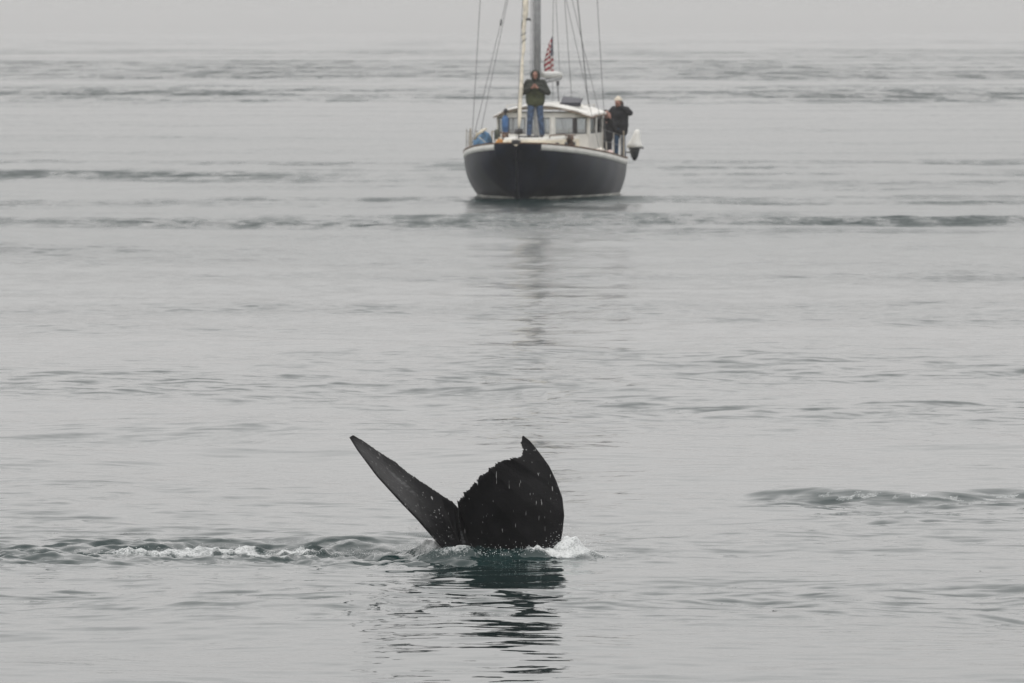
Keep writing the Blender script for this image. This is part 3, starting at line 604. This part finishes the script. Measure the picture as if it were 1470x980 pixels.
# outboard clamped to the stern rail
om = on_deck('outboard_motor', 2.02, 10.75, .97, 'white cowled outboard motor clamped on the stern rail', 'motor', None, R(20))
cw = MB(); cw.loft([[Vector((dx + .17 * sx * math.cos(a), .24 * sx * math.sin(a), z)) for a in np.linspace(0, 2 * math.pi, 18, endpoint=False)] for z, sx, dx in ((.30, 1.25, 0.), (.36, 1.28, 0), (.44, 1.05, .0), (.55, .75, .03), (.68, .55, .06), (.78, .42, .07), (.81, .2, .07))], True, True).build('cowling', M_white, om, True)
MB().loft([[Vector((.13 * sx * math.cos(a), .2 * sx * math.sin(a), z)) for a in np.linspace(0, 2 * math.pi, 14, endpoint=False)] for z, sx in ((-.02, .5), (.05, .75), (.18, .95), (.305, 1.3))], True, True).build('lower_casing', mat('grey_casing', (.07, .075, .075), .5), om, True)
MB().tube([(0, 0, .0), (0, .0, -.06)], .05, 8).build('shaft', M_rub, om); MB().tube([(-.08, 0, .16), (-.26, 0, .18), (-.33, -.0, .30)], .025, 8).build('clamp', M_steel, om); MB().tube([(.08, -.1, .3), (.2, -.25, .29)], .02, 8).build('tiller', M_rub, om)

# ------------------------------------------------------------------ flag
def make_flag():
    root = on_deck('flag', -.33, 10.9, 3.40, 'limp American flag with stars and stripes hanging from a halyard above the boat', 'flag')
    nu, nv = 46, 40; vs = []; fs = []; uvs = []
    for j in range(nv):
        t = j / (nv - 1)                                   # hoist, 0 top
        for i in range(nu):
            s_ = i / (nu - 1)                              # fly
            spread = .05 + .21 * min(1, t * 1.5 + .1)
            x = -spread * s_ + .028 * math.sin(s_ * 17 + t * 3) * (.3 + s_) + (.05 * t)
            y = .07 * math.sin(s_ * 21 + t * 2.2) * (.3 + .7 * s_)
            z = 1.0 * (1 - t) - .17 * s_ ** 1.1 + .015 * math.sin(s_ * 12)
            vs.append((x - .02 * t, y, z)); uvs.append((s_, 1 - t))
    for j in range(nv - 1):
        for i in range(nu - 1): fs.append((j * nu + i, j * nu + i + 1, (j + 1) * nu + i + 1, (j + 1) * nu + i))
    me = bpy.data.meshes.new('cloth'); me.from_pydata(vs, [], fs); uvl = me.uv_layers.new(name='UVMap')
    for lp in me.loops: uvl.data[lp.index].uv = uvs[lp.vertex_index]
    me.polygons.foreach_set('use_smooth', [True] * len(fs))
    m = bpy.data.materials.new('flag_cloth'); m.use_nodes = True; t = m.node_tree; b = t.nodes['Principled BSDF']; b.inputs['Roughness'].default_value = .85; nd = t.nodes.new; lk = t.links.new
    u_ = nd('ShaderNodeUVMap'); u_.uv_map = 'UVMap'; sx = nd('ShaderNodeSeparateXYZ'); lk(u_.outputs[0], sx.inputs[0])
    def mth(op, a, bb=None, c=None):
        n_ = nd('ShaderNodeMath'); n_.operation = op
        for k, val in enumerate((a, bb, c)):
            if val is None: continue
            if hasattr(val, 'links'): lk(val, n_.inputs[k])
            else: n_.inputs[k].default_value = val
        return n_.outputs[0]
    stripe = mth('MODULO', mth('FLOOR', mth('MULTIPLY', sx.outputs[1], 13)), 2)
    mix1 = nd('ShaderNodeMix'); mix1.data_type = 'RGBA'; lk(stripe, mix1.inputs[0]); mix1.inputs[6].default_value = (.30, .03, .045, 1); mix1.inputs[7].default_value = (.62, .60, .58, 1)
    cant = mth('MULTIPLY', mth('LESS_THAN', sx.outputs[0], .42), mth('GREATER_THAN', sx.outputs[1], 6 / 13))
    # nine staggered rows of star dots
    cu = mth('MULTIPLY', sx.outputs[0], 11 / .40); cvv = mth('MULTIPLY', mth('SUBTRACT', sx.outputs[1], 6 / 13), 9 / (7 / 13))
    par = mth('MODULO', mth('ADD', mth('FLOOR', cu), mth('FLOOR', cvv)), 2)
    du = mth('SUBTRACT', mth('FRACT', cu), .5); dv = mth('SUBTRACT', mth('FRACT', cvv), .5)
    rad = mth('SQRT', mth('ADD', mth('MULTIPLY', du, du), mth('MULTIPLY', dv, dv)))
    star = mth('MULTIPLY', mth('LESS_THAN', rad, .36), mth('LESS_THAN', par, .5))
    mix3 = nd('ShaderNodeMix'); mix3.data_type = 'RGBA'; lk(star, mix3.inputs[0]); mix3.inputs[6].default_value = (.012, .018, .06, 1); mix3.inputs[7].default_value = (.5, .5, .52, 1)
    mix2 = nd('ShaderNodeMix'); mix2.data_type = 'RGBA'; lk(cant, mix2.inputs[0]); lk(mix1.outputs[2], mix2.inputs[6]); lk(mix3.outputs[2], mix2.inputs[7]); lk(mix2.outputs[2], b.inputs['Base Color'])
    me.materials.append(m); o = bpy.data.objects.new('cloth', me); COL.objects.link(o); o.parent = root
    so = o.modifiers.new('thick', 'SOLIDIFY'); so.thickness = .003
    MB().tube([(.03, .0, -2.3), (.0, 0, .0), (.01, 0, .95), (.16, -1, 3.2)], .007, 6).build('halyard', M_wire, root)
    return root
make_flag()

# ------------------------------------------------------------------ people
M_skin = mat('skin', (.33, .17, .125), .55, var=.06)
def hand(b, wrist, fwd, side, curl):
    """palm, four bent fingers of unequal length and a thumb leaving the side of the palm"""
    wv, f, s_ = Vector(wrist), Vector(fwd).normalized(), Vector(side).normalized(); n_ = f.cross(s_).normalized()
    b.capsule(wv, .026, wv + f * .035, .028)
    for k, ln in enumerate((.070, .078, .073, .058)):
        base = wv + f * .085 + s_ * (.033 - .022 * k)
        b.capsule(wv + f * .03 + s_ * (.022 - .014 * k), .016, base, .012, 8)
        mid = base + (f * math.cos(R(curl)) + n_ * math.sin(R(curl))) * ln * .55; tip = mid + (f * math.cos(R(2 * curl)) + n_ * math.sin(R(2 * curl))) * ln * .45
        b.capsule(base, .0105, mid, .0098, 8); b.capsule(mid, .0098, tip, .0085, 8)
    tb = wv + f * .03 + s_ * .03; tm = tb + (f * .6 + s_ * .7 + n_ * .3).normalized() * .045; b.capsule(tb, .014, tm, .012, 8); b.capsule(tm, .012, tm + (f * .8 + n_ * .55).normalized() * .035, .010, 8)
def head(b, c, yaw=0, pitch=0):
    Rm = Matrix.Rotation(yaw, 3, 'Z') @ Matrix.Rotation(pitch, 3, 'X'); P = lambda x, y, z: Vector(c) + Rm @ Vector((x, y, z))
    b.ball(P(0, .01, .03), (.076, .092, .098), 16, 12); b.ball(P(0, -.02, -.045), (.060, .070, .072), 14, 10); b.ball(P(0, -.05, -.095), (.035, .03, .025))
    b.capsule(P(0, -.088, .025), .011, P(0, -.112, -.02), .017, 8)                       # nose
    for s_ in (-1, 1):
        b.capsule(P(s_ * .078, .015, .015), .013, P(s_ * .08, .015, -.02), .011, 8)      # ears
        b.capsule(P(s_ * .015, -.089, .040), .009, P(s_ * .05, -.078, .042), .008, 8)    # brows
        b.ball(P(s_ * .032, -.075, .012), .013, 8, 6); b.ball(P(s_ * .045, -.055, -.02), .026, 8, 6)
    b.capsule(P(-.022, -.088, -.055), .008, P(.022, -.088, -.055), .008, 8); b.capsule(P(-.016, -.085, -.070), .009, P(.016, -.085, -.070), .009, 8)
def eyes(parent, c, yaw=0, pitch=0):
    Rm = Matrix.Rotation(yaw, 3, 'Z') @ Matrix.Rotation(pitch, 3, 'X')
    for s_ in (-1, 1): MB().ball(Vector(c) + Rm @ Vector((s_ * .032, -.083, .014)), .009, 8, 6).build('eye', mat('dark_eye', (.02, .015, .012), .2), parent, True)
def bare_body(pts, name_parent, hd, arms, hands, yaw=0, pitch=0):
    b = MB(); hips, chest, neck = pts
    b.capsule(hips, .10, chest, .10, 14); b.capsule(chest, .10, neck, .06); b.capsule(neck, .055, Vector(hd) + Vector((0, .02, -.06)), .052)
    head(b, hd, yaw, pitch)
    for s_, a in zip((-1, 1), arms): b.capsule(a[0], .05, a[1], .04); b.capsule(a[1], .04, a[2], .027)
    for h_ in hands: hand(b, *h_)
    return b
# -- person standing on the cabin top
p1 = empty('person', on_boat(.25, 2.25, 1.665), -YAW + R(4), 'person in dark olive hooded jacket and blue jeans standing on the cabin top', 'person')
hd = (0, -.045, 1.625); sh_ = [(-.19, .0, 1.44), (.19, .0, 1.44)]; el = [(-.325, -.02, 1.175), (.325, -.02, 1.175)]; wr = [(-.075, -.30, 1.30), (.075, -.30, 1.30)]
legs = [[(-.095, 0, .90), (-.135, -.05, .50), (-.165, -.04, .09)], [(.095, 0, .90), (.14, -.02, .50), (.175, .03, .09)]]
b = bare_body([(0, 0, .92), (0, 0, 1.3), (0, -.01, 1.5)], p1, hd, list(zip(sh_, el, wr)), [(wr[0], (.75, -.35, .45), (0, .1, 1), 25), (wr[1], (-.75, -.35, .45), (0, .1, 1), -25)], 0, R(12))
for lg in legs: b.capsule(lg[0], .075, lg[1], .052); b.capsule(lg[1], .052, lg[2], .035)
b.build('body', M_skin, p1, voxel=.0075, sm=2); eyes(p1, hd, 0, R(12))
M_olive = mat('olive_jacket', (.060, .068, .032), .85, var=.2, scale=10, bump=.4, bscale=16); M_dko = mat('dark_olive_yoke', (.030, .033, .026), .85, var=.2, scale=10, bump=.4, bscale=16)
M_jean = mat('blue_jeans', (.060, .098, .175), .85, var=.25, scale=12, bump=.3, bscale=30)
jk = MB(); jk.capsule((-.09, 0, .93), .150, (.09, 0, .93), .150, 16).capsule((-.10, 0, 1.15), .150, (.10, 0, 1.15), .150, 16).capsule((-.11, 0, 1.3), .148, (.11, 0, 1.3), .148, 16)
for s_ in (-1, 1): jk.capsule((s_ * .10, 0, .95), .15, (s_ * .115, 0, 1.33), .148, 16)
jko = jk.build('jacket', M_olive, p1, voxel=.012, sm=8)
yk = MB(); yk.capsule((-.14, 0, 1.33), .145, (.14, 0, 1.33), .145, 16).capsule((-.16, 0, 1.42), .10, (.16, 0, 1.42), .10, 16).capsule((0, 0, 1.45), .09, (0, -.0, 1.54), .085)
for s_, e_, w_ in zip(sh_, el, wr): yk.capsule(s_, .092, e_, .082, 12).capsule(e_, .082, Vector(e_).lerp(Vector(w_), .86), .058, 12)
yk.build('yoke_and_sleeves', M_dko, jko, voxel=.012, sm=6)
hdm = MB()
for a in np.linspace(0, 2 * math.pi, 15)[:-1]:
    hdm.capsule((.088 * math.cos(a), -.085, 1.625 + .115 * math.sin(a)), .026, (.085 * math.cos(a), .03, 1.635 + .115 * math.sin(a)), .045, 8)
hdm.ball((0, .045, 1.635), (.125, .10, .145)).capsule((0, .02, 1.56), .10, (0, .0, 1.48), .11); hdm.build('hood', M_dko, jko, voxel=.011, sm=5)
tj = MB(); tj.capsule((-.06, 0, .92), .125, (.06, 0, .92), .125, 14)
for lg in legs: tj.capsule(lg[0], .105, lg[1], .082, 12).capsule(lg[1], .082, lg[2], .070, 12)
tj.build('jeans', M_jean, p1, voxel=.011, sm=4)
for lg in legs:
    a = Vector(lg[2]); MB().capsule(a + Vector((0, .04, -.045)), .045, a + Vector((0, -.15, -.052)), .040, 12).capsule(a + Vector((0, .02, -.02)), .055, a + Vector((0, .01, .03)), .055).build('shoe', M_rub, p1, voxel=.01, sm=2)
ph_ = empty('phone', on_boat(.22, 1.93, 1.665 + 1.37), -YAW, 'small dark phone held in both hands by the hooded person', 'phone')
MB().box((-.04, -.006, -.06), (.04, .006, .06)).build('case', M_black, ph_, bevel=.004); MB().box((-.035, .0065, -.055), (.035, .008, .055)).build('screen', mat('phone_screen', (.02, .025, .03), .15), ph_)

p1.scale = (1.05, 1.05, 1.04)
# -- person in the black coat at the rail
M_coat = mat('black_coat', (.012, .012, .015), .8, var=.25, scale=9, bump=.5, bscale=12)
p2 = empty('person', on_boat(1.68, 10.0, .93), -YAW - R(12), 'person in long black coat and cream hat leaning at the stern rail', 'person')
hd = (-.03, -.06, 1.61); sh_ = [(-.17, 0, 1.43), (.19, 0.02, 1.42)]; el = [(-.33, -.05, 1.24), (.34, -.10, 1.33)]; wr = [(-.40, -.26, 1.32), (.10, -.23, 1.53)]
legs = [[(-.085, 0, .88), (-.10, -.03, .48), (-.11, 0, .085)], [(.085, 0, .88), (.10, -.02, .48), (.12, .02, .085)]]
b = bare_body([(0, 0, .9), (0, 0, 1.27), (-.01, -.02, 1.48)], p2, hd, list(zip(sh_, el, wr)), [(wr[0], (-.3, -.7, .1), (0, 0, 1), 35), (wr[1], (-.6, -.1, .6), (0, -.6, .6), -25)], R(-14), R(10))
for lg in legs: b.capsule(lg[0], .075, lg[1], .052); b.capsule(lg[1], .052, lg[2], .035)
b.build('body', M_skin, p2, voxel=.0075, sm=2); eyes(p2, hd, R(-14), R(10))
ct = MB(); ct.capsule((-.10, 0, .80), .135, (.10, 0, .80), .135, 16).capsule((-.10, 0, 1.0), .155, (.11, 0, 1.0), .155, 16).capsule((-.11, 0, 1.25), .155, (.11, 0, 1.25), .155, 16).capsule((-.13, 0, 1.41), .10, (.15, 0, 1.41), .105, 14).capsule((-.01, -.0, 1.44), .085, (-.02, -.02, 1.51), .08)
for s_ in (-1, 1): ct.capsule((s_ * .10, 0, .80), .138, (s_ * .115, 0, 1.30), .150, 16)
for s_, e_, w_ in zip(sh_, el, wr): ct.capsule(s_, .10, e_, .088, 12).capsule(e_, .088, Vector(e_).lerp(Vector(w_), .88), .062, 12)
ct.build('coat', M_coat, p2, voxel=.012, sm=7)
MB().capsule((-.05, .02, 1.63), .085, (.0, .04, 1.60), .09).capsule((.04, .06, 1.6), .06, (.05, .07, 1.50), .05).capsule((-.10, .03, 1.6), .035, (-.10, .02, 1.52), .03).build('hair', mat('brown_hair', (.06, .035, .025), .7, var=.3, scale=30), p2, voxel=.01, sm=3)
MB().ball((-.035, -.01, 1.705), (.105, .115, .085)).tube([(-.035, -.02, 1.675), (-.035, -.02, 1.70)], .122, 18).ball((-.035, -.02, 1.79), .028).build('hat', mat('cream_knit', (.62, .56, .46), .9, var=.15, scale=40, bump=.5, bscale=80), p2, voxel=.009, sm=2)
tj = MB(); tj.capsule((-.05, 0, .89), .12, (.05, 0, .89), .12, 14)
for lg in legs: tj.capsule(lg[0], .10, lg[1], .08, 12).capsule(lg[1], .08, lg[2], .068, 12)
tj.build('jeans', mat('deep_blue_jeans', (.04, .085, .16), .85, var=.25, bump=.3), p2, voxel=.011, sm=4)
for lg in legs:
    a = Vector(lg[2]); MB().capsule(a + Vector((0, .04, -.042)), .043, a + Vector((0, -.15, -.045)), .038, 12).capsule(a + Vector((0, .02, -.02)), .052, a + Vector((0, .01, .03)), .052).build('shoe', M_rub, p2, voxel=.01, sm=2)

# -- third person, half hidden between the pilothouse and the coat
p3 = empty('person', on_boat(1.34, 9.62, .72), -YAW + R(15), 'person in dark cap and black jacket squeezed between pilothouse and black coat', 'person')
hd = (0, -.05, 1.50); sh_ = [(-.16, 0, 1.33), (.16, 0, 1.33)]; el = [(-.22, .10, 1.08), (.24, -.06, 1.1)]; wr = [(-.02, .21, .98), (.08, -.22, 1.40)]
legs = [[(-.08, 0, .82), (-.09, -.03, .44), (-.09, 0, .08)], [(.08, 0, .82), (.09, -.03, .44), (.09, 0, .08)]]
b = bare_body([(0, 0, .84), (0, 0, 1.18), (0, -.01, 1.38)], p3, hd, list(zip(sh_, el, wr)), [(wr[0], (1, .0, -.3), (0, 0, 1), 20), (wr[1], (-.2, -.2, .8), (-.9, 0, 0), -20)], R(-10), R(8))
for lg in legs: b.capsule(lg[0], .07, lg[1], .05); b.capsule(lg[1], .05, lg[2], .034)
b.build('body', mat('rosy_skin', (.40, .22, .18), .55, var=.06), p3, voxel=.0075, sm=2); eyes(p3, hd, R(-10), R(8))
ct = MB(); ct.capsule((-.07, 0, .82), .125, (.07, 0, .82), .125, 14).capsule((-.09, 0, 1.15), .13, (.09, 0, 1.15), .13, 14).capsule((-.12, 0, 1.32), .085, (.12, 0, 1.32), .085).capsule((0, 0, 1.34), .075, (0, -.01, 1.40), .07)
for s_ in (-1, 1): ct.capsule((s_ * .075, 0, .82), .125, (s_ * .095, 0, 1.2), .13, 14)
for s_, e_, w_ in zip(sh_, el, wr): ct.capsule(s_, .08, e_, .07, 12).capsule(e_, .07, Vector(e_).lerp(Vector(w_), .86), .052, 12)
ct.build('jacket', mat('black_jacket', (.014, .014, .018), .8, var=.25, bump=.4), p3, voxel=.012, sm=6)
MB().ball((0, -.015, 1.565), (.095, .108, .075)).capsule((-.05, -.12, 1.545), .014, (.05, -.12, 1.545), .014).capsule((-.04, -.16, 1.535), .012, (.04, -.16, 1.535), .012).build('cap', M_black, p3, voxel=.008, sm=2)
tj = MB(); tj.capsule((-.05, 0, .83), .11, (.05, 0, .83), .11, 14)
for lg in legs: tj.capsule(lg[0], .095, lg[1], .075, 12).capsule(lg[1], .075, lg[2], .062, 12)
tj.build('trousers', mat('dark_trousers', (.018, .018, .024), .85, bump=.3), p3, voxel=.011, sm=4)
for lg in legs:
    a = Vector(lg[2]); MB().capsule(a + Vector((0, .04, -.038)), .042, a + Vector((0, -.14, -.04)), .036, 12).capsule(a + Vector((0, .02, -.02)), .05, a + Vector((0, .01, .03)), .05).build('shoe', M_rub, p3, voxel=.01, sm=2)

# ------------------------------------------------------------------ scraps of weed afloat
M_weed = mat('wet_weed', (.012, .014, .010), .35, var=.3)
for i, (row, col_, lab) in enumerate(((822, 1408, 'dark scrap of floating weed with a small bead beside it'), (879, 1111, 'tiny dark scrap of weed floating alone on the calm water'))):
    y_ = depth_of(row); wd = empty('floating_weed', ((col_ - 735) / FOC * y_, y_, 0), .3 * i, lab, 'seaweed'); wd.scale = (.45,) * 3
    MB().tube([(-.02, 0, -.01), (0, .02, .018), (.02, .03, .012), (.03, .05, -.01)], [.006, .013, .011, .005], 7).build('bladder', M_weed, wd, True)
    MB().tube([(.03, .05, .0), (.09, .1, .006), (.12, .2, .002)], [.006, .007, .003], 6).build('blade', M_weed, wd, True)
